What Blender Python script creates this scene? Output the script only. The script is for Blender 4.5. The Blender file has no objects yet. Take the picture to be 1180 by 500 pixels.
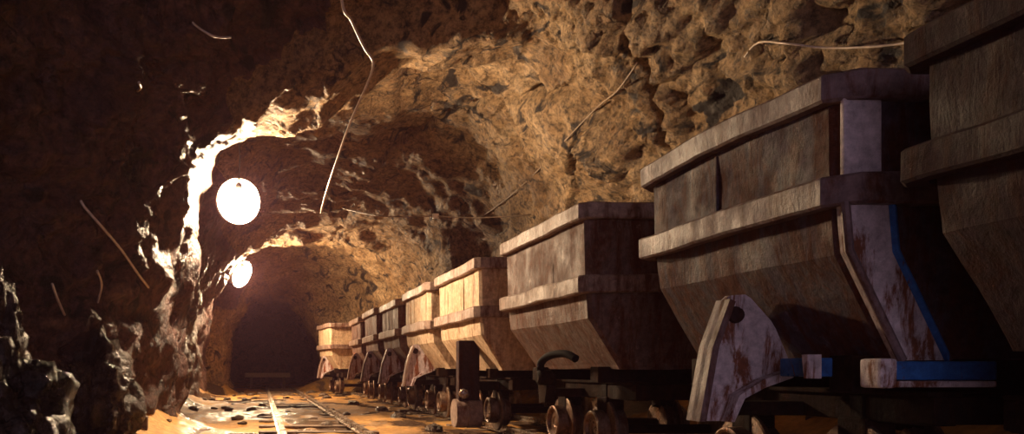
import bpy, bmesh, math, random
from mathutils import Vector, noise, Matrix
from mathutils.bvhtree import BVHTree
random.seed(7)
PI = math.pi
C = bpy.context.scene.collection
H = 0.5; F = 900.0; VX = 300.0; VY = 425.0

def at(px, py, Y):
    return Vector(((px-VX)/F*Y, Y, H+(VY-py)/F*Y))

# ------------------------------------------------------------------ materials
def new_mat(name):
    m = bpy.data.materials.new(name); m.use_nodes = True
    nt = m.node_tree; b = nt.nodes['Principled BSDF']
    return m, nt, b
def N(nt, typ, **kw):
    n = nt.nodes.new(typ)
    for k, v in kw.items():
        if hasattr(n, k): setattr(n, k, v)
        else: n.inputs[k].default_value = v
    return n
def coords(nt, scale=(1,1,1)):
    g = N(nt, 'ShaderNodeNewGeometry'); mp = N(nt, 'ShaderNodeMapping')
    mp.inputs['Scale'].default_value = scale
    nt.links.new(g.outputs['Position'], mp.inputs['Vector']); return mp.outputs['Vector']
def objcoords(nt, scale=(1,1,1)):
    g = N(nt, 'ShaderNodeTexCoord'); mp = N(nt, 'ShaderNodeMapping')
    mp.inputs['Scale'].default_value = scale
    nt.links.new(g.outputs['Object'], mp.inputs['Vector']); return mp.outputs['Vector']
def noise_tex(nt, vec, scale, detail=8, rough=0.6, dist=0.0):
    n = N(nt, 'ShaderNodeTexNoise'); n.inputs['Scale'].default_value = scale
    n.inputs['Detail'].default_value = detail; n.inputs['Roughness'].default_value = rough
    n.inputs['Distortion'].default_value = dist
    nt.links.new(vec, n.inputs['Vector']); return n.outputs['Fac']
def ramp(nt, fac, stops):
    r = N(nt, 'ShaderNodeValToRGB'); el = r.color_ramp.elements
    while len(el) < len(stops): el.new(0.5)
    for e, (p, c) in zip(el, stops):
        e.position = p; e.color = (*c, 1) if len(c) == 3 else c
    nt.links.new(fac, r.inputs['Fac']); return r.outputs['Color']
def mix(nt, fac, a, b, mode='MIX'):
    m = N(nt, 'ShaderNodeMix'); m.data_type = 'RGBA'; m.blend_type = mode
    if isinstance(fac, float): m.inputs['Factor'].default_value = fac
    else: nt.links.new(fac, m.inputs['Factor'])
    for sock, v in ((m.inputs[6], a), (m.inputs[7], b)):
        if isinstance(v, tuple): sock.default_value = (*v, 1)
        else: nt.links.new(v, sock)
    return m.outputs[2]
def bump(nt, b, h, strength, dist, prev=None):
    n = N(nt, 'ShaderNodeBump'); n.inputs['Strength'].default_value = strength
    n.inputs['Distance'].default_value = dist
    nt.links.new(h, n.inputs['Height'])
    if prev: nt.links.new(prev, n.inputs['Normal'])
    nt.links.new(n.outputs['Normal'], b.inputs['Normal']); return n.outputs['Normal']
def grey(v): return (v, v, v)

def rock_mat(name, cols, stain=(0.02,0.012,0.008), rough=(0.45,0.85), bs=1.0, stain_at=(0.36,0.43)):
    m, nt, b = new_mat(name); v = coords(nt)
    base = ramp(nt, noise_tex(nt, v, 1.3, 10, 0.65, 0.4), [(0.3, cols[0]), (0.5, cols[1]), (0.7, cols[2])])
    fine = ramp(nt, noise_tex(nt, v, 17, 10, 0.8), [(0.38, grey(0.15)), (0.58, grey(1.25))])
    col = mix(nt, 1.0, base, fine, 'MULTIPLY')
    st = ramp(nt, noise_tex(nt, coords(nt, (1,0.45,1)), 3.4, 4, 0.55, 1.2), [(stain_at[0], grey(1)), (stain_at[1], grey(0))])
    col = mix(nt, st, col, stain)
    # thin mineral fissures
    vo = N(nt, 'ShaderNodeTexVoronoi'); vo.feature = 'DISTANCE_TO_EDGE'; vo.inputs['Scale'].default_value = 1.1
    wv = N(nt, 'ShaderNodeVectorMath', operation='ADD')
    nn = N(nt, 'ShaderNodeTexNoise'); nn.inputs['Scale'].default_value = 2.0; nn.inputs['Detail'].default_value = 6
    nt.links.new(v, nn.inputs['Vector'])
    nt.links.new(v, wv.inputs[0]); nt.links.new(nn.outputs['Color'], wv.inputs[1])
    nt.links.new(wv.outputs[0], vo.inputs['Vector'])
    cr = ramp(nt, vo.outputs['Distance'], [(0.0, grey(0.0)), (0.022, grey(1.0))])
    cr2 = ramp(nt, noise_tex(nt, v, 0.9, 3), [(0.45, grey(1)), (0.6, grey(0))])
    cr = mix(nt, cr2, cr, (1.0,1.0,1.0))
    col = mix(nt, cr, stain, col)
    nt.links.new(col, b.inputs['Base Color'])
    r = ramp(nt, noise_tex(nt, v, 2.5, 5), [(0.35, grey(rough[0])), (0.65, grey(rough[1]))])
    nt.links.new(r, b.inputs['Roughness'])
    p = bump(nt, b, noise_tex(nt, v, 7, 10, 0.7, 0.3), 1.0*bs, 0.12)
    p = bump(nt, b, noise_tex(nt, v, 38, 5, 0.7), 0.7*bs, 0.025, p)
    bump(nt, b, cr, 0.6, 0.03, p)
    return m

def metal_mat(name, paint, paint2, rust, rough=0.7, rust_at=(0.47,0.6), metallic=0.0, bs=1.0, spec=0.25):
    m, nt, b = new_mat(name); b.inputs['Specular IOR Level'].default_value = spec; v = objcoords(nt)
    base = ramp(nt, noise_tex(nt, v, 3.0, 8, 0.6), [(0.35, paint), (0.65, paint2)])
    streak = noise_tex(nt, objcoords(nt, (4,4,0.9)), 3.2, 10, 0.72, 0.5)
    st = ramp(nt, streak, [(rust_at[0], grey(0)), (rust_at[1], grey(1))])
    col = mix(nt, st, base, rust)
    fine = ramp(nt, noise_tex(nt, v, 30, 6, 0.7), [(0.3, grey(0.55)), (0.7, grey(1.3))])
    col = mix(nt, 1.0, col, fine, 'MULTIPLY')
    pale = ramp(nt, noise_tex(nt, v, 9, 8, 0.75), [(0.62, grey(0)), (0.7, grey(0.6))])
    col = mix(nt, pale, col, tuple(min(1, c*2.2) for c in paint2))
    nt.links.new(col, b.inputs['Base Color'])
    b.inputs['Metallic'].default_value = metallic
    r = ramp(nt, noise_tex(nt, v, 6, 6), [(0.35, grey(max(0.1, rough-0.18))), (0.65, grey(rough+0.22))])
    nt.links.new(r, b.inputs['Roughness'])
    p = bump(nt, b, noise_tex(nt, v, 22, 8, 0.7), 0.55*bs, 0.012)
    bump(nt, b, streak, 0.5*bs, 0.012, p)
    return m

M = {}
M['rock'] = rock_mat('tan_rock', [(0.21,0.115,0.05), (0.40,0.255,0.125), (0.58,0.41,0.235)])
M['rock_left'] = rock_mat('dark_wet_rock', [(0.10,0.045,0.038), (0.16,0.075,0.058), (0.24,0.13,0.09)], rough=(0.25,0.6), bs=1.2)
M['boulder'] = rock_mat('wet_boulder_rock', [(0.05,0.03,0.025), (0.09,0.055,0.04), (0.14,0.09,0.07)], rough=(0.12,0.4), bs=1.4)
M['stone'] = rock_mat('rubble_stone', [(0.12,0.08,0.06), (0.2,0.14,0.1), (0.3,0.22,0.17)], rough=(0.2,0.5))

def mud_mat():
    m, nt, b = new_mat('ochre_mud'); v = coords(nt)
    base = ramp(nt, noise_tex(nt, v, 1.6, 9, 0.6, 0.3), [(0.3, (0.20,0.095,0.022)), (0.5, (0.44,0.22,0.05)), (0.7, (0.60,0.33,0.09))])
    fine = ramp(nt, noise_tex(nt, v, 16, 8, 0.7), [(0.3, grey(0.55)), (0.65, grey(1.2))])
    col = mix(nt, 1.0, base, fine, 'MULTIPLY')
    wet = ramp(nt, noise_tex(nt, coords(nt, (1,0.5,1)), 1.5, 5, 0.55), [(0.47, grey(0)), (0.56, grey(1))])
    col = mix(nt, wet, col, (0.09,0.055,0.035))
    nt.links.new(col, b.inputs['Base Color'])
    r = ramp(nt, wet, [(0.0, grey(0.75)), (1.0, grey(0.13))])
    nt.links.new(r, b.inputs['Roughness'])
    p = bump(nt, b, noise_tex(nt, v, 9, 8, 0.65), 0.6, 0.05)
    bump(nt, b, noise_tex(nt, v, 45, 4, 0.6), 0.4, 0.012, p)
    return m
M['mud'] = mud_mat()
M['grey_paint'] = metal_mat('rusted_grey_violet_steel', (0.060,0.042,0.055), (0.105,0.075,0.09), (0.085,0.026,0.014), rust_at=(0.42,0.55), spec=0.12)
M['brown_paint'] = metal_mat('rusted_brown_steel', (0.12,0.07,0.058), (0.20,0.13,0.105), (0.11,0.036,0.016), rust_at=(0.44,0.58))
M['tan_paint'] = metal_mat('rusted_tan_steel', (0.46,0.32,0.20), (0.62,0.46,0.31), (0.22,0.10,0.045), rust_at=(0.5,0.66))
M['dark_paint'] = metal_mat('dark_rusted_steel', (0.030,0.015,0.017), (0.050,0.028,0.028), (0.045,0.014,0.009), spec=0.1)
M['rim_brown'] = metal_mat('rusted_rim_steel', (0.24,0.16,0.13), (0.36,0.26,0.21), (0.13,0.055,0.03), rough=0.5)
M['rim_grey'] = metal_mat('worn_violet_rim_steel', (0.14,0.09,0.09), (0.22,0.15,0.15), (0.11,0.04,0.022), rough=0.5)
M['chassis'] = metal_mat('oily_black_steel', (0.013,0.008,0.007), (0.024,0.015,0.012), (0.03,0.013,0.007), rough=0.8, spec=0.04)
M['wheel'] = metal_mat('worn_wheel_iron', (0.16,0.10,0.07), (0.26,0.18,0.13), (0.13,0.055,0.025), rough=0.4, metallic=0.6)
M['blue'] = metal_mat('blue_painted_steel', (0.02,0.09,0.30), (0.03,0.14,0.42), (0.10,0.045,0.03), rough=0.4, rust_at=(0.58,0.64))
M['rail'] = metal_mat('worn_rail_steel', (0.35,0.28,0.22), (0.5,0.42,0.34), (0.2,0.1,0.05), rough=0.3, metallic=0.8)
M['steel'] = metal_mat('worn_bright_steel', (0.4,0.36,0.32), (0.55,0.5,0.45), (0.25,0.14,0.08), rough=0.3, metallic=0.8)
def wood_mat(name, a, c):
    m, nt, b = new_mat(name); v = objcoords(nt, (14,1.2,14))
    w = noise_tex(nt, v, 2.5, 8, 0.65, 0.6)
    nt.links.new(ramp(nt, w, [(0.3, a), (0.7, c)]), b.inputs['Base Color'])
    b.inputs['Roughness'].default_value = 0.7
    bump(nt, b, w, 0.6, 0.01); return m
M['wood'] = wood_mat('old_timber', (0.05,0.03,0.018), (0.2,0.13,0.08))
M['palewood'] = wood_mat('pale_timber', (0.3,0.22,0.14), (0.6,0.48,0.33))
def plain(name, col, rough=0.5, metallic=0.0):
    m, nt, b = new_mat(name)
    v = objcoords(nt)
    nt.links.new(ramp(nt, noise_tex(nt, v, 20, 4), [(0.3, tuple(c*0.7 for c in col)), (0.7, tuple(min(1,c*1.2) for c in col))]), b.inputs['Base Color'])
    b.inputs['Roughness'].default_value = rough; b.inputs['Metallic'].default_value = metallic
    return m
M['cable_pale'] = plain('pale_cable_sheath', (0.6,0.48,0.38), 0.35)
M['cable_dark'] = plain('dusty_cable_sheath', (0.25,0.18,0.12), 0.5)
M['red'] = plain('red_tape', (0.6,0.06,0.03), 0.5)
M['light_shield'] = plain('white_light_shield', (0.75,0.72,0.68), 0.35)  # for the bowls added around the bulbs to shape their light
M['socket'] = plain('black_lamp_holder', (0.014,0.012,0.011), 0.8)
M['socket'].node_tree.nodes['Principled BSDF'].inputs['Specular IOR Level'].default_value = 0.08
def glow(name, col, s):
    m, nt, b = new_mat(name)
    b.inputs['Base Color'].default_value = (*col, 1)
    b.inputs['Emission Color'].default_value = (*col, 1); b.inputs['Emission Strength'].default_value = s
    return m
LAMP_COL = (1.0, 0.70, 0.43)
M['bulb'] = glow('lit_bulb', LAMP_COL, 4000)
M['bulb_far'] = glow('lit_bulb_far', (1.0,0.68,0.40), 3600)

# ------------------------------------------------------------------ helpers
def obj(name, bm, mat, parent=None, smooth=False, loc=None):
    me = bpy.data.meshes.new(name)
    bmesh.ops.recalc_face_normals(bm, faces=bm.faces[:])
    bm.to_mesh(me); bm.free()
    if smooth:
        for p in me.polygons: p.use_smooth = True
    me.materials.append(mat)
    o = bpy.data.objects.new(name, me); C.objects.link(o)
    if parent: o.parent = parent
    if loc is not None: o.location = loc
    return o
def tag(o, label, cat, group=None, kind=None):
    o['label'] = label; o['category'] = cat
    if group: o['group'] = group
    if kind: o['kind'] = kind
    return o
def thing(name, label, cat, loc=(0,0,0), rotz=0.0, group=None):
    o = bpy.data.objects.new(name, None); C.objects.link(o)
    o.empty_display_size = 0.1
    o.location = loc; o.rotation_euler = (0,0,rotz)
    return tag(o, label, cat, group)
def copy_tree(o, parent=None):
    c = o.copy(); C.objects.link(c)
    if parent: c.parent = parent
    for ch in list(o.children): copy_tree(ch, c)
    return c
def box(bm, x0, x1, y0, y1, z0, z1, bev=0.0, rot=None):
    r = bmesh.ops.create_cube(bm, size=1)
    vs = r['verts']
    c = Vector(((x0+x1)/2, (y0+y1)/2, (z0+z1)/2))
    for v in vs:
        v.co = Vector((v.co.x*(x1-x0), v.co.y*(y1-y0), v.co.z*(z1-z0)))
        if rot is not None: v.co = rot @ v.co
        v.co += c
    if bev:
        es = list({e for v in vs for e in v.link_edges})
        bmesh.ops.bevel(bm, geom=es, offset=bev, segments=2, affect='EDGES', profile=0.6)
def lathe(bm, prof, origin, axis='X', seg=28):
    """prof: list of (t along axis, radius)"""
    rings = []
    for t, r in prof:
        ring = []
        for i in range(seg):
            a = 2*PI*i/seg; u, w = r*math.cos(a), r*math.sin(a)
            p = {'X': (t,u,w), 'Y': (u,t,w), 'Z': (u,w,t)}[axis]
            ring.append(bm.verts.new(Vector(p)+Vector(origin)))
        rings.append(ring)
    for a, b in zip(rings, rings[1:]):
        for i in range(seg):
            bm.faces.new((a[i], a[(i+1)%seg], b[(i+1)%seg], b[i]))
    bm.faces.new(rings[0]); bm.faces.new(rings[-1][::-1])
def tube(bm, pts, r, seg=8):
    pts = [Vector(p) for p in pts]; rings = []
    for i, p in enumerate(pts):
        d = (pts[min(i+1, len(pts)-1)]-pts[max(i-1, 0)]).normalized()
        up = Vector((0,0,1)) if abs(d.z) < 0.9 else Vector((1,0,0))
        u = d.cross(up).normalized(); w = d.cross(u)
        rr = r[i] if isinstance(r, (list,tuple)) else r
        rings.append([bm.verts.new(p+u*rr*math.cos(2*PI*k/seg)+w*rr*math.sin(2*PI*k/seg)) for k in range(seg)])
    for a, b in zip(rings, rings[1:]):
        for k in range(seg): bm.faces.new((a[k], a[(k+1)%seg], b[(k+1)%seg], b[k]))
    bm.faces.new(rings[0]); bm.faces.new(rings[-1][::-1])
def spline(pts, n=8):
    pts = [Vector(p) for p in pts]; out = []
    P = [pts[0]]+pts+[pts[-1]]
    for i in range(1, len(P)-2):
        p0,p1,p2,p3 = P[i-1:i+3]
        for k in range(n):
            t = k/n
            out.append(0.5*((2*p1)+(p2-p0)*t+(2*p0-5*p1+4*p2-p3)*t*t+(3*p1-p0-3*p2+p3)*t**3))
    out.append(pts[-1]); return out
def prism_yz(bm, poly, x0, x1):
    a = [bm.verts.new((x0,y,z)) for y,z in poly]; b = [bm.verts.new((x1,y,z)) for y,z in poly]
    n = len(poly)
    bm.faces.new(a); bm.faces.new(b[::-1])
    for i in range(n): bm.faces.new((a[i], a[(i+1)%n], b[(i+1)%n], b[i]))

# ------------------------------------------------------------------ tunnel shell
#        y,    xl,    xr,   h,   e
KEYS = [(-2.5,-2.3, 3.9, 3.1, .80),
        ( 2.5,-2.1, 3.7, 3.1, .80),
        ( 4.6,-1.75,3.6, 3.45, .80),
        ( 6.1,-1.12,3.55,3.40, .80),
        ( 6.6,-0.95,3.5, 3.32,.80),
        ( 6.9,-0.90,3.5, 3.30, .80),
        ( 7.3,-0.86,3.45,3.28,.80),
        ( 8.3,-1.20,3.4, 3.35,.80),
        ( 9.8,-1.15,3.3, 3.3, .78),
        (11.3,-1.2,3.05,2.95,.80),
        (11.7,-1.15,2.95,2.85,.80),
        (12.1,-1.15,2.95,2.9, .80),
        (13.0,-1.15,3.0, 2.85, .80),
        (13.9,-1.15,3.0, 2.8, .80),
        (14.9,-1.2,3.0, 3.15,.80),
        (16.3,-1.25,2.9, 2.9, .80),
        (17.0,-0.82,2.8, 2.75,.80),
        (17.9,-0.82,2.4, 2.5, .75),
        (18.7,-1.00,1.50,2.12,.75),
        (19.3,-1.05,1.45,2.12,.75),
        (20.2,-1.20,2.1, 2.4, .75),
        (22.3,-1.20,2.1, 2.4, .75),
        (24.6,-1.3, 2.1, 2.4, .75),
        (30.0,-1.3, 2.1, 2.4, .75)]
def params(y):
    for a, b in zip(KEYS, KEYS[1:]):
        if y <= b[0]:
            t = max(0, (y-a[0])/(b[0]-a[0])); t = t*t*(3-2*t)
            return [a[i]+(b[i]-a[i])*t for i in range(1,5)]
    return list(KEYS[-1][1:])
def floor_z(x, y):
    n = noise.fractal(Vector((x*1.3, y*0.8, 3.1)), 1.0, 2.1, 5)
    z = 0.035*n + 0.02*noise.noise(Vector((x*6, y*5, 1)))
    xl, xr, h, e = params(y)
    dl = x-xl; dr = xr-x
    if dl < 0.45: z += 0.22*(1-dl/0.45)**2 if dl > 0 else 0.22
    if dr < 0.8: z += 0.3*(1-dr/0.8)**2 if dr > 0 else 0.3
    # low bank between the tracks, troughs keep the rails bare
    z += 0.02*math.exp(-((x-1.25)/0.25)**2)
    return z-0.03
# fissures: planes (point, normal), range, half width, depth
def fissure(p0, p1, p2, w, d):
    n = (p1-p0).cross(p2-p0).normalized(); c = (p0+p1)/2
    return (p0, n, c, (p1-p0).length*0.62, w, d)
FISS = [fissure(Vector((2.55,6.9,2.9)), Vector((1.6,9.6,3.1)), Vector((1.8,8.0,1.0)), 0.045, 0.16),
        fissure(Vector((2.9,7.0,2.5)), Vector((3.3,8.8,1.6)), Vector((1.6,8.6,2.0)), 0.03, 0.10),
        fissure(Vector((1.2,7.4,3.2)), Vector((2.8,7.9,2.9)), Vector((2.0,8.2,1.5)), 0.03, 0.09),
        fissure(Vector((2.0,5.2,3.1)), Vector((3.5,6.2,2.0)), Vector((2.2,6.4,1.5)), 0.05, 0.16)]
def shell_point(ph, y):
    xl, xr, h, e = params(y)
    cx = (xl+xr)/2; a = (xr-xl)/2
    c, s = math.cos(ph), math.sin(ph)
    x = cx + a*math.copysign(abs(c)**e, c)
    z = h*max(0,s)**e if s > 0 else 0.6*s
    # the first arch hangs low on its left half
    g = math.exp(-((y-6.70)/0.52)**6)
    cap = min(2.50+0.54*x, 3.12)
    if c < 0: x += 0.14*math.exp(-((y-7.15)/0.35)**2)*math.exp(-((z-1.55)/0.5)**2)
    if z > cap and x < 2.5: z += (cap-z)*g*min(1,(2.5-x)/0.6)
    # radial direction
    d = Vector((c*h, 0, max(s,0)*a)).normalized()
    p = Vector((x, y, z))
    q = p*0.55+Vector((3,1,7))
    disp = 0.28*noise.fractal(q, 0.9, 2.1, 4)
    left = max(0, -c)
    amp = 0.10 if left > 0.35 else 0.06
    rg = noise.ridged_multi_fractal(Vector((p.x*1.7, p.y*1.3, p.z*1.7)), 0.9, 2.2, 5, 1.0, 2.0)
    # rougher roof close to the camera, smoother beyond the first arch
    k = 1.0 if y < 7.1 else 0.4
    if c < 0.1: k *= 1-0.55*g
    elif s > 0.75: k *= 1-0.6*g
    disp -= amp*k*(rg-1.0)
    disp += k*0.075*noise.fractal(p*4.2, 0.7, 2.2, 5)
    disp += k*0.042*noise.turbulence(p*13, 3, True)
    # blocky facets (blast-broken rock)
    cell = noise.cell(Vector((p.x*2.3+0.4*noise.noise(p*2), p.y*1.6, p.z*2.3)))
    disp += 0.05*k*(cell-0.5)
    for p0, n, c0, rad, w, dep in FISS:
        dd = (p-c0).length
        if dd < rad:
            pd = (p-p0).dot(n) + 0.06*noise.noise(p*2.3)
            if abs(pd) < w: disp += dep*(1-abs(pd)/w)
    return p + d*disp

def build_shell():
    ys = []; y = -2.5
    while y < 30:
        ys.append(y)
        y += 0.10 if y < 3 else (0.036 if y < 8.5 else (0.05 if y < 14 else 0.10))
    NPH = 340
    phs = [PI+0.35 - (PI+0.7)*i/(NPH-1) for i in range(NPH)]
    grid = [[shell_point(ph, y) for ph in phs] for y in ys]
    i1 = int(NPH*0.33); i2 = int(NPH*0.72)
    allv = [p for row in grid for p in row]; allf = []
    for j in range(len(ys)-1):
        for i in range(NPH-1):
            a = j*NPH+i; allf.append((a, a+1, a+NPH+1, a+NPH))
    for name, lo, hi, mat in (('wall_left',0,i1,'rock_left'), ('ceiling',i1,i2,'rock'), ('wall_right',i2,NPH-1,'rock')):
        W = hi-lo+1
        vs = [grid[j][i] for j in range(len(ys)) for i in range(lo, hi+1)]
        fs = [(j*W+i, j*W+i+1, (j+1)*W+i+1, (j+1)*W+i) for j in range(len(ys)-1) for i in range(W-1)]
        me = bpy.data.meshes.new(name); me.from_pydata(vs, [], fs); me.update()
        for p in me.polygons: p.use_smooth = True
        me.materials.append(M[mat])
        o = bpy.data.objects.new(name, me); C.objects.link(o); o['kind'] = 'structure'
        if name == 'wall_left':   # paler colour on the deep part stands in for lamp light
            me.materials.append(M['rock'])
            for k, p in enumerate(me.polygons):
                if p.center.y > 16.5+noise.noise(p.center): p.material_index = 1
        if name == 'ceiling':   # left flank of the roof also gets the dark rock colour
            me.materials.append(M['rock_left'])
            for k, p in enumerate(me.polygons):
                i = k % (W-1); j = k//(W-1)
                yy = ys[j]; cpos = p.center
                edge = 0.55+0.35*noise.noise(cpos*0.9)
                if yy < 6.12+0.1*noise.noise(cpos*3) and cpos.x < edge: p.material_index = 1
    # end of the tunnel
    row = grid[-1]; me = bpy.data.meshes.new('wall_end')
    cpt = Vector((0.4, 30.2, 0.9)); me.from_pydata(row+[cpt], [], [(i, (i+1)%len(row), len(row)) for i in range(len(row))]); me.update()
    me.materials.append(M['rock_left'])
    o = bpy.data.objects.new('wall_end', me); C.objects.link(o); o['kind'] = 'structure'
    return BVHTree.FromPolygons(allv, allf)
BVH = build_shell()
def build_floor():
    xs = [-3+0.045*i for i in range(int(7.4/0.045))]
    ys = []; y = -2.5
    while y < 30.2: ys.append(y); y += 0.06 if y < 12 else 0.1
    vs = [Vector((x,y,floor_z(x,y))) for y in ys for x in xs]; W = len(xs)
    fs = [(j*W+i, j*W+i+1, (j+1)*W+i+1, (j+1)*W+i) for j in range(len(ys)-1) for i in range(W-1)]
    me = bpy.data.meshes.new('floor'); me.from_pydata(vs, [], fs); me.update()
    for p in me.polygons: p.use_smooth = True
    me.materials.append(M['mud'])
    o = bpy.data.objects.new('floor', me); C.objects.link(o); o['kind'] = 'structure'
build_floor()
CAM = Vector((0,0,H))
def on_rock(px, py, off=0.03):
    d = (at(px,py,1.0)-CAM).normalized()
    hit, nrm, idx, dist = BVH.ray_cast(CAM, d)
    if hit is None: return at(px,py,6)
    return hit - d*off

# ------------------------------------------------------------------ tracks
def track(xc, y0, y1, gauge, label, rail_mat, curve=lambda y: 0.0):
    t = thing('railway_track', label, 'track', (xc, y0, 0))
    for s in (-1, 1):
        bm = bmesh.new()
        prof = [(-.035,0),(.035,0),(.035,.008),(.007,.014),(.007,.034),(.021,.038),(.021,.052),(-.021,.052),(-.021,.038),(-.007,.034),(-.007,.014),(-.035,.008)]
        n = int((y1-y0)/0.3); rings = []
        for k in range(n+1):
            y = (y1-y0)*k/n; cx = s*gauge/2+curve(y0+y)
            rings.append([bm.verts.new((cx+px, y, pz-0.012)) for px, pz in prof])
        for a, b in zip(rings, rings[1:]):
            for i in range(12): bm.faces.new((a[i], a[(i+1)%12], b[(i+1)%12], b[i]))
        bm.faces.new(rings[0]); bm.faces.new(rings[-1][::-1])
        obj('rail', bm, M[rail_mat], t)
    y = 0.4; k = 0
    while y < y1-y0-0.3:
        bm = bmesh.new(); cx = curve(y0+y)
        box(bm, cx-0.5, cx+0.5, y-0.07, y+0.07, -0.08, -0.028+0.014*random.random(), 0.01)
        obj('sleeper', bm, M['wood'], t); y += 0.62+0.06*random.random(); k += 1
    return t
def wcurve(y): return -0.30*((y-13)/3.5)**2 if y > 13 else 0.0
track(0.485, 1.0, 21.2, 0.63, 'wet narrow-gauge track running down the open middle of the tunnel', 'rail')
track(2.28, -1.5, 17.3, 0.60, 'narrow-gauge track hidden under the row of ore wagons', 'rail', wcurve)

# ------------------------------------------------------------------ wagons
def perim(hx, hy, ch, n):
    c = [(-hx,-hy+ch),(-hx,hy-ch),(-hx+ch,hy),(hx-ch,hy),(hx,hy-ch),(hx,-hy+ch),(hx-ch,-hy),(-hx+ch,-hy)]
    out = []
    for i in range(8):
        a, b = c[i], c[(i+1)%8]; m = n if i%2 == 0 else 2
        for k in range(m): out.append((a[0]+(b[0]-a[0])*k/m, a[1]+(b[1]-a[1])*k/m))
    return out
def loft(bm, levels, n=14, dent=0.005, seed=0, cap0=False, cap1=False):
    """levels: (z, hx, hy, ch)"""
    rings = []
    for z, hx, hy, ch in levels:
        ring = []
        for x, y in perim(hx, hy, ch, n):
            q = Vector((x*2.2+seed, y*2.2, z*2.2)); d = dent*noise.fractal(q, 0.8, 2, 3)*2
            l = math.hypot(x, y) or 1
            ring.append(bm.verts.new((x+d*x/l, y+d*y/l, z+0.6*d)))
        rings.append(ring)
    m = len(rings[0])
    for a, b in zip(rings, rings[1:]):
        for i in range(m): bm.faces.new((a[i], a[(i+1)%m], b[(i+1)%m], b[i]))
    if cap0: bm.faces.new(rings[0])
    if cap1: bm.faces.new(rings[-1][::-1])
    return rings
def sub(levels, k):
    out = []
    for a, b in zip(levels, levels[1:]):
        for i in range(k): out.append(tuple(a[j]+(b[j]-a[j])*i/k for j in range(4)))
    out.append(levels[-1]); return out
def rim(hx, hy, ch, z0, z1, prot, seed, bow=0.0):
    bm = bmesh.new(); b = 0.008
    prof = [(0,z0),(prot-b,z0),(prot,z0+b),(prot,z1-b),(prot-b,z1),(-0.0,z1)]
    levels = [(z, hx+p, hy+p, ch+p*0.4) for p, z in prof]+[(z0, hx, hy, ch)]
    rings = loft(bm, levels, 18, 0.005, seed)
    if bow:
        for v in bm.verts: v.co.z += bow*(1-(v.co.y/hy)**2)
    bmesh.ops.remove_doubles(bm, verts=bm.verts[:], dist=0.0005)
    return bm
def wheel_bm():
    bm = bmesh.new()
    lathe(bm, [(-.085,.012),(-.085,.03),(-.09,.036),(-.09,.075),(-.108,.084),(-.112,.095),(-.106,.103),(-.045,.106),(-.045,.160),(-.040,.166),(-.026,.166),(-.020,.160),(-.016,.127),(.045,.125),(.05,.11),(.05,.03)], (0,0,0), 'X', 40)
    return bm
WAGN = 0
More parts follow.
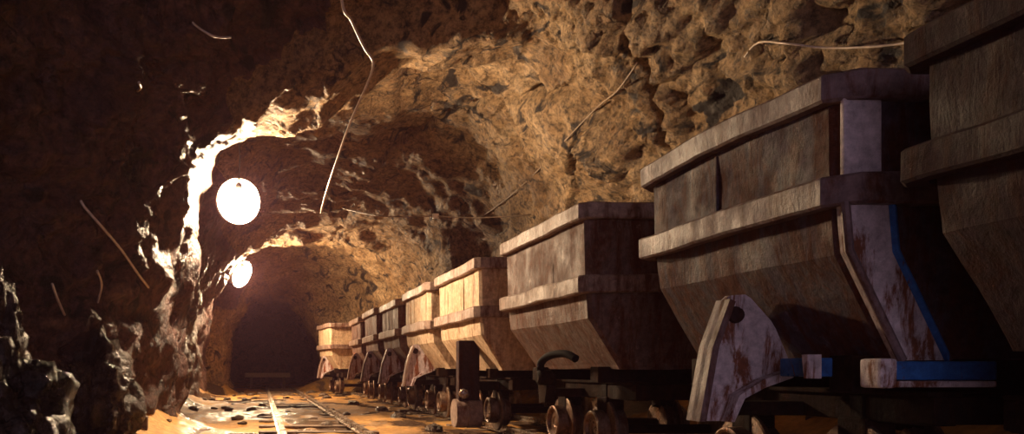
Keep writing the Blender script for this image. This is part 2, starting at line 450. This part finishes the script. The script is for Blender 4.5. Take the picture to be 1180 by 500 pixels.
def wagon(yf, yn, label, body, rimm, zr=(0.89,0.98), ztop=1.35, zbot=0.5, ch=0.03, kind='bracket', xl=1.68, hw=0.58, rot=0.0, dx=0.0, group='ore wagons standing in a row along the right side'):
    global WAGN
    WAGN += 1; seed = WAGN*7.3
    L = yf-yn; hy = L/2-0.02; yc = (yf+yn)/2; xc = xl+hw+dx
    t = thing('ore_wagon', label, 'ore wagon', (xc, yc, 0), rot, group)
    t2 = 0.018
    # upper tub walls: open box
    bm = bmesh.new()
    lv = sub([(zr[0]+.02, hw, hy, ch), (ztop-0.01, hw+0.005, hy, ch)], 6)
    lv += [(ztop-0.01, hw-t2, hy-t2, ch)]
    lv += sub([(ztop-0.02, hw-t2, hy-t2, ch), (zr[0], hw-t2, hy-t2, ch)], 3)
    loft(bm, lv, 16, 0.005, seed); obj('tub_wall', bm, M[body], t)
    # hopper
    bm = bmesh.new()
    lv = sub([(zr[0]+0.03, hw-.004, hy-.004, ch), (zr[0]-0.13, hw-0.02, hy-.01, ch), (zbot+0.02, hw-0.18, hy-.03, ch), (zbot, hw-0.19, hy-.03, ch)], 4)
    li = [(zbot+0.02, hw-0.21, hy-.05, ch), (zr[0]-0.13, hw-.045, hy-.035, ch), (zr[0]+0.03, hw-.03, hy-.03, ch)]
    rings = loft(bm, lv, 16, 0.006, seed, cap1=True)
    loft(bm, li, 16, 0.0, seed, cap0=True)
    obj('hopper', bm, M[body], t)
    obj('top_rim', rim(hw, hy, ch, ztop-0.085, ztop, 0.045, seed, 0.02 if ch > .04 else 0.0), M[rimm], t)
    obj('middle_rim', rim(hw, hy, ch, zr[0], zr[1], 0.05, seed+3), M[rimm], t)
    # welded seam battens on the tub side
    for fy in ((0.1,) if ch > .04 else (-0.3, 0.15, 0.5)):
        bm = bmesh.new(); box(bm, -hw-0.006, -hw+0.004, fy*hy-0.007, fy*hy+0.007, zr[1], ztop-0.08, 0.003)
        obj('seam_batten', bm, M[body], t)
    if kind == 'blue':    # heavy corner posts on the end nearest the camera
        for s in (-1, 1):
            bm = bmesh.new()
            xa, xb = sorted((s*(hw+0.004), s*(hw-0.105)))
            box(bm, xa, xb, -hy-0.012, -hy+0.004, zr[1]-.01, ztop-0.07, 0.004)
            pu = obj('corner_plate', bm, M['pale_plate'], t); pu['label'] = 'pale worn corner plate'
            bm = bmesh.new(); rows = []
            for z, ox, oy in ((zr[0]+.01, 0.0, 0.0), (zr[0]-0.13, 0.018, 0.008), (zbot-.005, 0.188, 0.03)):
                y0 = -hy+oy; xo = s*(hw-ox+.003); xi = s*(hw-ox-0.125)
                rows.append([Vector((xo,y0-.016,z)), Vector((xi,y0-.016,z)), Vector((xi,y0+.02,z)), Vector((xo,y0+.02,z))])
            vs = [[bm.verts.new(p) for p in r] for r in rows]
            for p_, q_ in zip(vs, vs[1:]):
                for i in range(4): bm.faces.new((p_[i], p_[(i+1)%4], q_[(i+1)%4], q_[i]))
            bm.faces.new(vs[0]); bm.faces.new(vs[-1][::-1])
            pl = obj('hopper_corner_plate', bm, M['pale_plate'], t); pl['label'] = 'pale worn corner plate'
            bm = bmesh.new(); tube(bm, [r[0] for r in rows], 0.012); obj('edge_bead', bm, M[rimm], pl)
            bm = bmesh.new(); tube(bm, [r[1]+Vector((-s*0.004,-0.002,0)) for r in rows], 0.010); obj('blue_bead', bm, M['blue'], pl)['label'] = 'blue painted edge bead'
    # chassis: two sills, cross members, couplings
    f = bmesh.new()
    for s in (-1, 1):
        box(f, s*0.30-0.035, s*0.30+0.035, -hy-0.02, hy+0.02, 0.335, 0.43, 0.006)
        box(f, s*0.30-0.05, s*0.30+0.05, -hy-0.02, hy+0.02, 0.42, 0.434, 0.003)
    for yy in (-hy, -0.3, 0.3, hy): box(f, -0.34, 0.34, yy-0.03, yy+0.03, 0.34, 0.42, 0.005)
    obj('chassis_frame', f, M['chassis'], t)
    for yy in (-hy*0.7, hy*0.7):        # cradles carrying the hopper
        bm = bmesh.new(); box(bm, -hw+0.2, hw-0.2, yy-0.04, yy+0.04, 0.425, zbot+0.01, 0.006)
        for s in (-1,1): box(bm, s*(hw-0.17)-0.05, s*(hw-0.17)+0.05, yy-0.05, yy+0.05, 0.425, zbot+0.012, 0.006)
        obj('cradle', bm, M['chassis'], t)
    for s in (-1, 1):
        if (kind == 'plain' and s > 0) or (kind == 'blue' and s < 0): continue
        bm = bmesh.new()
        lathe(bm, [(-.07,.05),(-.06,.06),(0.0,.06),(.01,.04),(.05,.04)], (0, s*(hy+0.045), 0.37), 'Y', 18) if s > 0 else lathe(bm, [(-.05,.04),(-.01,.04),(0,.06),(.06,.06),(.07,.05)], (0, s*(hy+0.045), 0.37), 'Y', 18)
        obj('buffer', bm, M['chassis'], t)
    for yy in (-0.29, 0.29):
        bm = bmesh.new(); lathe(bm, [(-.36,.026),(.36,.026)], (0,yy,0.165), 'X', 14)
        ax = obj('axle', bm, M['chassis'], t)
        for s in (-1, 1):
            bm = wheel_bm()
            if s > 0:
                for v in bm.verts: v.co.x = -v.co.x
            for v in bm.verts: v.co += Vector((s*0.30, yy, 0.165))
            obj('wheel', bm, M['wheel'], t)
            bm = bmesh.new(); box(bm, s*0.30-0.05, s*0.30+0.05, yy-0.06, yy+0.06, 0.25, 0.345, 0.008)
            obj('axle_box', bm, M['chassis'], t)
    # side fittings
    X0 = -hw; bo = 0.085 if kind == 'blue' else 0.0
    if kind in ('bracket', 'blue'):
        yb = -0.07 if kind == 'blue' else 0.0
        pol = [(-.045,.744),(-.03,.758),(.025,.762),(.045,.75),(.125,.66),(.20,.485),(.145,.468),(.06,.436),(-.01,.40),(-.045,.317),(-.152,.317),(-.106,.576)]
        def plate(poly, ya, yb_, bev=0):
            m = bmesh.new(); A = [m.verts.new((X0+x, ya, z)) for x, z in poly]; B = [m.verts.new((X0+x, yb_, z)) for x, z in poly]; n = len(poly)
            m.faces.new(A); m.faces.new(B[::-1])
            for i in range(n): m.faces.new((A[i], A[(i+1)%n], B[(i+1)%n], B[i]))
            return m
        b = obj('tipping_bracket', plate(pol, yb, yb+0.025), M['pale_plate'], t)
        obj('flange', plate([(-.045,.744),(-.106,.576),(-.152,.317),(-.128,.317),(-.083,.576),(-.025,.735)], yb-0.03, yb+0.055), M[rimm], b)
        obj('flange', plate([(.155,.47),(.06,.436),(-.012,.398),(-.048,.317),(-.066,.317),(-.032,.408),(.052,.462),(.15,.497)], yb-0.06, yb+0.05), M['pale_plate'], b)
        bm = bmesh.new(); lathe(bm, [(-.012,.014),(-.010,.026),(.0,.03),(.05,.03)], (X0-.01, yb-0.004, 0.69), 'Y', 16); obj('pivot', bm, M['dark_paint'], b)
        bm = bmesh.new(); box(bm, X0-0.08, -0.2, yb+0.02, yb+0.09, 0.335, 0.385, 0.006); obj('bracket_arm', bm, M['chassis'], b)
    if kind == 'blue':
        bm = bmesh.new(); box(bm, -hw+0.12, -hw+0.42, -hy-0.03, -hy+0.03, 0.468, 0.522, 0.005); o = obj('end_beam', bm, M['blue'], t); o['label'] = 'blue painted end beam'
        bm = bmesh.new(); box(bm, -hw+0.12, -hw+0.40, -hy-0.05, -hy+0.03, 0.448, 0.466, 0.004); obj('beam_lip', bm, M['pale_plate'], o)
        bm = bmesh.new(); box(bm, -hw+0.075, -hw+0.125, -hy-0.045, -hy+0.035, 0.445, 0.53, 0.01); obj('beam_clamp', bm, M['pale_plate'], o)
        bm = bmesh.new(); box(bm, -hw+0.06, -hw+0.15, -0.36, -0.2, 0.475, 0.535, 0.006); o = obj('side_lug', bm, M['blue'], t); o['label'] = 'blue painted side lug'
        bm = bmesh.new(); prism_yz(bm, [(-.375,.47),(-.36,.47),(-.35,.545),(-.375,.545)], -hw+0.03, -hw+0.075); obj('lug_clamp', bm, M['pale_plate'], o)
    if kind == 'post':
        bm = bmesh.new(); box(bm, X0-0.08, X0+0.09, -0.36, -0.26, 0.24, 0.73, 0.012); p = obj('side_post', bm, M['dark_paint'], t)
        bm = bmesh.new(); lathe(bm, [(-.03,.03),(-.022,.04),(0,.042),(.01,.042)], (X0-0.04, -0.36, 0.30), 'Y', 18); obj('bolt', bm, M['steel'], p, True)
        bm = bmesh.new(); box(bm, X0-0.02, -0.2, -0.35, -0.27, 0.33, 0.40, 0.006); obj('bracket_arm', bm, M['chassis'], p)
        bm = bmesh.new(); lathe(bm, [(-.11,.04),(-.105,.115),(-.02,.12),(-.015,.113),(-.005,.113),(0,.12),(.10,.12),(.105,.04)], (X0+.0, -0.30, 0.14), 'X', 32); obj('guide_roller', bm, M['rim_brown'], t)
    if kind == 'hook':
        bm = bmesh.new()
        tube(bm, spline([(X0+.05,-0.05,.36),(X0-.01,-0.05,.46),(X0-.03,-0.07,.53),(X0-0.01,-0.15,.575),(X0+.03,-0.28,.585),(X0+.06,-0.36,.555)], 6), 0.022, 10)
        o = obj('latch_lever', bm, M['socket'], t, True)
        bm = bmesh.new(); lathe(bm, [(-.03,.03),(-.02,.045),(.05,.045)], (X0-.02,-0.06,.45), 'X', 16); obj('pivot', bm, M['chassis'], o)
        bm = bmesh.new(); prism_yz(bm, [(-0.05,.30),(0.04,.30),(0.06,.40),(0.05,.47),(-0.06,.47),(-0.08,.40)], X0+.0, X0+.06); obj('lever_plate', bm, M['chassis'], o)
        bm = bmesh.new(); box(bm, X0+0.02, -0.2, -0.03, 0.04, 0.335, 0.385, 0.006); obj('bracket_arm', bm, M['chassis'], o)
    # coupling link towards the next wagon
    bm = bmesh.new()
    pts = [Vector((0.03*math.cos(a), -hy-0.075+0.05*math.sin(a), 0.31)) for a in [2*PI*k/16 for k in range(17)]]
    tube(bm, pts, 0.009, 8); obj('coupling_link', bm, M['chassis'], t)
    return t
M['pale_plate'] = metal_mat('pale_worn_plate', (0.50,0.41,0.42), (0.62,0.53,0.54), (0.20,0.07,0.035), rust_at=(0.5,0.58))

wagon(2.01, 0.65, 'nearest ore wagon, dark rusted, cut off by the right edge of the photo', 'dark_paint', 'dark_paint', (0.97,1.06), 1.35, 0.54, 0.03, 'plain')
wagon(3.40, 2.235, 'large violet-grey ore wagon with pale tipping bracket and blue parts under it', 'grey_paint', 'rim_grey', (0.97,1.06), 1.36, 0.53, 0.05, 'blue')
wagon(5.33, 4.00, 'brown ore wagon with a black latch lever, third from the right', 'brown_paint', 'rim_brown', (0.89,0.98), 1.35, 0.5, 0.02, 'hook')
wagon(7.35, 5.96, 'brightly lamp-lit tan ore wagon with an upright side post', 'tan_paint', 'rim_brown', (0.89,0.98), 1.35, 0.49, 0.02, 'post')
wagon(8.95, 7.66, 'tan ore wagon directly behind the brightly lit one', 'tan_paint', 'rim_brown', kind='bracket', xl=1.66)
far = [(10.5,9.22,'ore wagon with pale bracket, second behind the brightly lit one'),
       (12.1,10.82,'ore wagon with pale bracket, third behind the brightly lit one'),
       (13.7,12.42,'dark far ore wagon, last of the unbroken row before the gap')]
for i, (a, b, l) in enumerate(far):
    wagon(a, b, l, 'brown_paint', 'rim_brown', kind='bracket', xl=1.64, ztop=1.33+0.02*(i%2), dx=-0.02*i)
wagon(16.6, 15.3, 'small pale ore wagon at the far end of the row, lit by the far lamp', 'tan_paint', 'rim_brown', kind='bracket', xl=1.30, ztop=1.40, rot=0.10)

# ------------------------------------------------------------------ lamps
def lamp(pos, label, bulbmat, r, hang, aim=None, R=0.2):
    t = thing('hanging_lamp', label, 'lamp', pos, 0, 'bare lamps hanging along the left side')
    bm = bmesh.new()
    lathe(bm, [(-r,0.001)]+[(-r*math.cos(a), r*math.sin(a)) for a in [PI*k/14 for k in range(1,13)]]+[(r*1.0,r*0.36),(r*1.15,r*0.33)], (0,0,0), 'Z', 28)
    obj('bulb', bm, M[bulbmat], t, True)
    bm = bmesh.new(); lathe(bm, [(r*1.1,r*.3),(r*1.1,r*.42),(r*1.9,r*.42),(r*2.1,r*.2),(r*2.15,.01)], (0,0,0), 'Z', 20)
    obj('socket', bm, M['socket'], t, True)
    if aim is None: aim = (0,0,1); R = 0
    bm = bmesh.new(); q = Vector(aim).normalized().to_track_quat('X', 'Z')
    prof = [(0.0, R)]+[(-R*math.sin(a), R*math.cos(a)) for a in [PI/2*k/10 for k in range(1,10)]]+[(-R, 0.004)]
    pin = [(-(R-.006)*math.sin(a), (R-.006)*math.cos(a)) for a in [PI/2*k/10 for k in range(9,0,-1)]]+[(0.0, R-.006)]
    lathe(bm, prof+[(-(R-.006), 0.004)]+pin, (0,0,0), 'X', 32)
    bm.faces.ensure_lookup_table()
    for f_ in list(bm.faces):
        if len(f_.verts) > 4: bm.faces.remove(f_)
    for v in bm.verts: v.co = q @ v.co
    if R: obj('added_light_shield', bm, M['light_shield'], t, True)  # added bowl, blocks light behind the bulb and widens its bright disc
    bm = bmesh.new(); tube(bm, spline([(0,0,r*2.1),(0.01,0.01,r*2.1+hang*0.4),(-0.01,0.02,r*2.1+hang)], 5), 0.006); obj('cord', bm, M['socket'], t)
    return t
L1 = at(275, 232, 7.45); L2 = at(279, 316, 14.5)
def ceil_h(p):
    hit = BVH.ray_cast(p, Vector((0,0,1)))
    return (hit[0].z-p.z) if hit[0] else 0.6
lamp(L1, 'blazing bare lamp nearer the camera, the higher and larger of the two', 'bulb', 0.085, ceil_h(L1)-0.15, (0.35,-0.93,-0.08), 0.22)
lamp(L2, 'blazing bare lamp deeper in the tunnel, the lower and smaller of the two', 'bulb_far', 0.10, ceil_h(L2)-0.2, (0.60,-0.45,-0.33), 0.26)

# ------------------------------------------------------------------ rocks
def rock(name, label, cat, c, s, seed, mat, sub_=4, group=None, rough=0.22):
    bm = bmesh.new(); bmesh.ops.create_icosphere(bm, subdivisions=sub_, radius=1)
    for v in bm.verts:
        d = v.co.normalized()
        k = 1+rough*noise.fractal(d*1.3+Vector((seed,0,0)), 0.9, 2.1, 5)*1.6-0.07*noise.ridged_multi_fractal(d*2.1+Vector((0,seed,0)), 0.9, 2.1, 4, 1, 2)
        k -= 0.12*noise.cell(d*2.2+Vector((seed,seed,0)))
        v.co = Vector((d.x*s[0]*k, d.y*s[1]*k, d.z*s[2]*k))
    o = obj(name, bm, M[mat], None, True, c); return tag(o, label, cat, group)
rock('boulder', 'big wet black boulder in the bottom left corner', 'rock', (-1.17,3.3,0.12), (0.36,0.5,0.52), 1.2, 'boulder', 5)
rock('boulder', 'wet glistening boulder against the left wall, right of the corner boulder', 'rock', (-1.17,5.6,0.32), (0.28,0.42,0.44), 5.7, 'boulder', 5)
rock('boulder', 'tall dark boulder leaning on the left wall above the corner boulder', 'rock', (-1.50,4.35,0.62), (0.2,0.28,0.5), 9.1, 'boulder', 5)
rs = random.Random(3)
n = 0
while n < 46:
    y = rs.uniform(6.6, 17); x = rs.uniform(-0.9, 1.35)
    if abs(x-0.17) < 0.14 or abs(x-0.80) < 0.14: continue
    s = rs.uniform(0.02, 0.07)
    rock('loose_stone', 'loose wet stone lying on the muddy floor around the open track', 'stone', (x, y, floor_z(x,y)+s*0.25), (s*rs.uniform(.9,1.5), s*rs.uniform(.9,1.5), s*0.6), n*1.7, 'stone', 2, 'loose stones around the open track'); n += 1
for i, (x, y, s) in enumerate([(1.42,6.4,0.07),(1.45,8.2,0.09),(1.40,5.5,0.05),(1.47,9.5,0.08),(1.3,11,0.09)]):
    rock('loose_stone', 'loose stone lying along the foot of the wagons', 'stone', (x,y,floor_z(x,y)+s*.25), (s,s*1.3,s*.6), 40+i, 'stone', 3, 'stones at the foot of the wagons')

# timbers
def timber(name, label, x0, x1, y, z0, z1, w, mat, rz=0):
    bm = bmesh.new(); box(bm, -w/2, w/2, x0-(x0+x1)/2, x1-(x0+x1)/2, z0, z1, 0.012)
    o = obj(name, bm, M[mat], None, False, ((x0+x1)/2, y, 0)); o.rotation_euler.z = PI/2+rz
    return tag(o, label, 'timber')
timber('timber_beam', 'dark timber beam lying at the foot of the left wall', -1.32, -0.88, 6.1, 0.02, 0.13, 0.14, 'wood', 0.1)
t = thing('timber_barrier', 'pale wooden barrier plank on short legs across the far tunnel end', 'barrier', (0.2, 21.5, 0))
bm = bmesh.new(); box(bm, -0.62, 0.62, -0.03, 0.03, 0.27, 0.39, 0.01); obj('plank', bm, M['palewood'], t)
for s in (-1, 1):
    bm = bmesh.new(); box(bm, s*0.45-0.04, s*0.45+0.04, -0.04, 0.04, -0.05, 0.28, 0.008); obj('leg', bm, M['wood'], t)

# ------------------------------------------------------------------ cables
def cable(name, label, pts, r, mat, n=8):
    bm = bmesh.new(); tube(bm, spline(pts, n), r, 8)
    return tag(obj(name, bm, M[mat], None, True), label, 'cable')
top = Vector((0.40, 4.3, 3.3))
k = cable('hanging_cable', 'long pale cable hanging from the roof and kinking to the right of the near lamp',
      [top, at(393,-6,4.5), at(405,24,4.7), at(420,55,4.9), at(430,72,5.0), at(424,95,5.15), at(404,140,5.5), at(388,185,5.9), at(376,222,6.3), at(370,245,6.6)], 0.0085, 'cable_pale')
cable('wire_offcut', 'short bright curl of wire dangling from the roof at top left', [at(190,-30,5.6), at(203,2,5.3), at(222,26,5.2), at(240,39,5.2), at(252,43,5.25), at(266,43,5.3)], 0.008, 'cable_pale')
cable('bent_rod', 'bright bent rod slanting down the left wall to the glowing rock edge',
      [on_rock(92,228,-0.02), on_rock(97,238,0.05), on_rock(118,262,0.08), on_rock(140,288,0.08), on_rock(158,314,0.06), on_rock(171,331,0.02)], 0.010, 'cable_pale')
cable('roof_cable', 'thin cable climbing the right side of the vault behind the wagons', [on_rock(x,y,0.05) for x,y in ((548,255),(565,243),(588,226),(620,196),(655,158),(690,122),(712,104),(735,72))], 0.007, 'cable_dark', 4)
cable('roof_cable', 'thin cable running level across the rough roof at upper right', [on_rock(x,y,0.05) for x,y in ((858,66),(874,49),(905,50),(950,55),(1000,54),(1040,50),(1062,44))], 0.006, 'cable_pale', 4)
cable('wall_cable', 'slack cable strung across the dark vault with a small junction box', [on_rock(395,240,0.02), at(432,248,9.6), at(470,250,9.4), at(502,249,9.2), at(545,251,9.0), at(590,249,8.8), on_rock(612,247,0.0)], 0.008, 'cable_dark')
bm = bmesh.new(); box(bm, -0.035, 0.035, -0.02, 0.02, -0.03, 0.03, 0.006)
o = tag(obj('junction_box', bm, M['cable_pale'], None, False, at(502,249,9.2)), 'small pale junction box strung on the slack cable', 'junction box')
for (pts, lab) in (([(60,327),(66,344),(75,364)], 'bright straight splinter of metal stuck on the left wall'),
                   ([(112,312),(117,328),(112,350)], 'faint curved twig on the left wall beside the bright splinter'),
                   ([(160,95),(162,101),(158,105)], 'tiny pale hook high on the dark left wall')):
    tag(cable('wall_twig', lab, [on_rock(x,y,(0.28,0.16,-0.02)[i]) for i,(x,y) in enumerate(pts)], 0.009, 'cable_pale', 5), lab, 'twig')

# ------------------------------------------------------------------ haze, world, camera
HAZE = 0.002
if HAZE:
    bm = bmesh.new(); box(bm, -3.4, 5, -2.4, 26, -0.6, 4.5)
    hm = bpy.data.materials.new('damp_haze'); hm.use_nodes = True; nt = hm.node_tree; nt.nodes.clear()
    vs_ = nt.nodes.new('ShaderNodeVolumeScatter'); vs_.inputs['Density'].default_value = HAZE; vs_.inputs['Anisotropy'].default_value = 0.3
    vs_.inputs['Color'].default_value = (0.95,0.5,0.75,1)
    out = nt.nodes.new('ShaderNodeOutputMaterial'); nt.links.new(vs_.outputs[0], out.inputs['Volume'])
    tag(obj('haze', bm, hm), 'thin dusty haze glowing around the lamps', 'haze', kind='stuff')

W = bpy.data.worlds.new('world'); bpy.context.scene.world = W; W.use_nodes = True
bg = W.node_tree.nodes['Background']; bg.inputs['Color'].default_value = (0.62,0.50,0.68,1); bg.inputs['Strength'].default_value = 3.0

cam = bpy.data.cameras.new('camera'); co = bpy.data.objects.new('camera', cam); C.objects.link(co)
co.location = CAM; co.rotation_euler = (PI/2, 0, 0)
cam.sensor_width = 36; cam.sensor_fit = 'HORIZONTAL'; cam.lens = F/1180*36
cam.shift_x = (590-VX)/1180; cam.shift_y = (VY-250)/1180
cam.clip_start = 0.05; cam.clip_end = 100
sc = bpy.context.scene; sc.camera = co
sc.view_settings.view_transform = 'Standard'; sc.view_settings.look = 'None'
sc.view_settings.gamma = 1; sc.view_settings.exposure = -0.78; sc.view_settings.use_curve_mapping = False
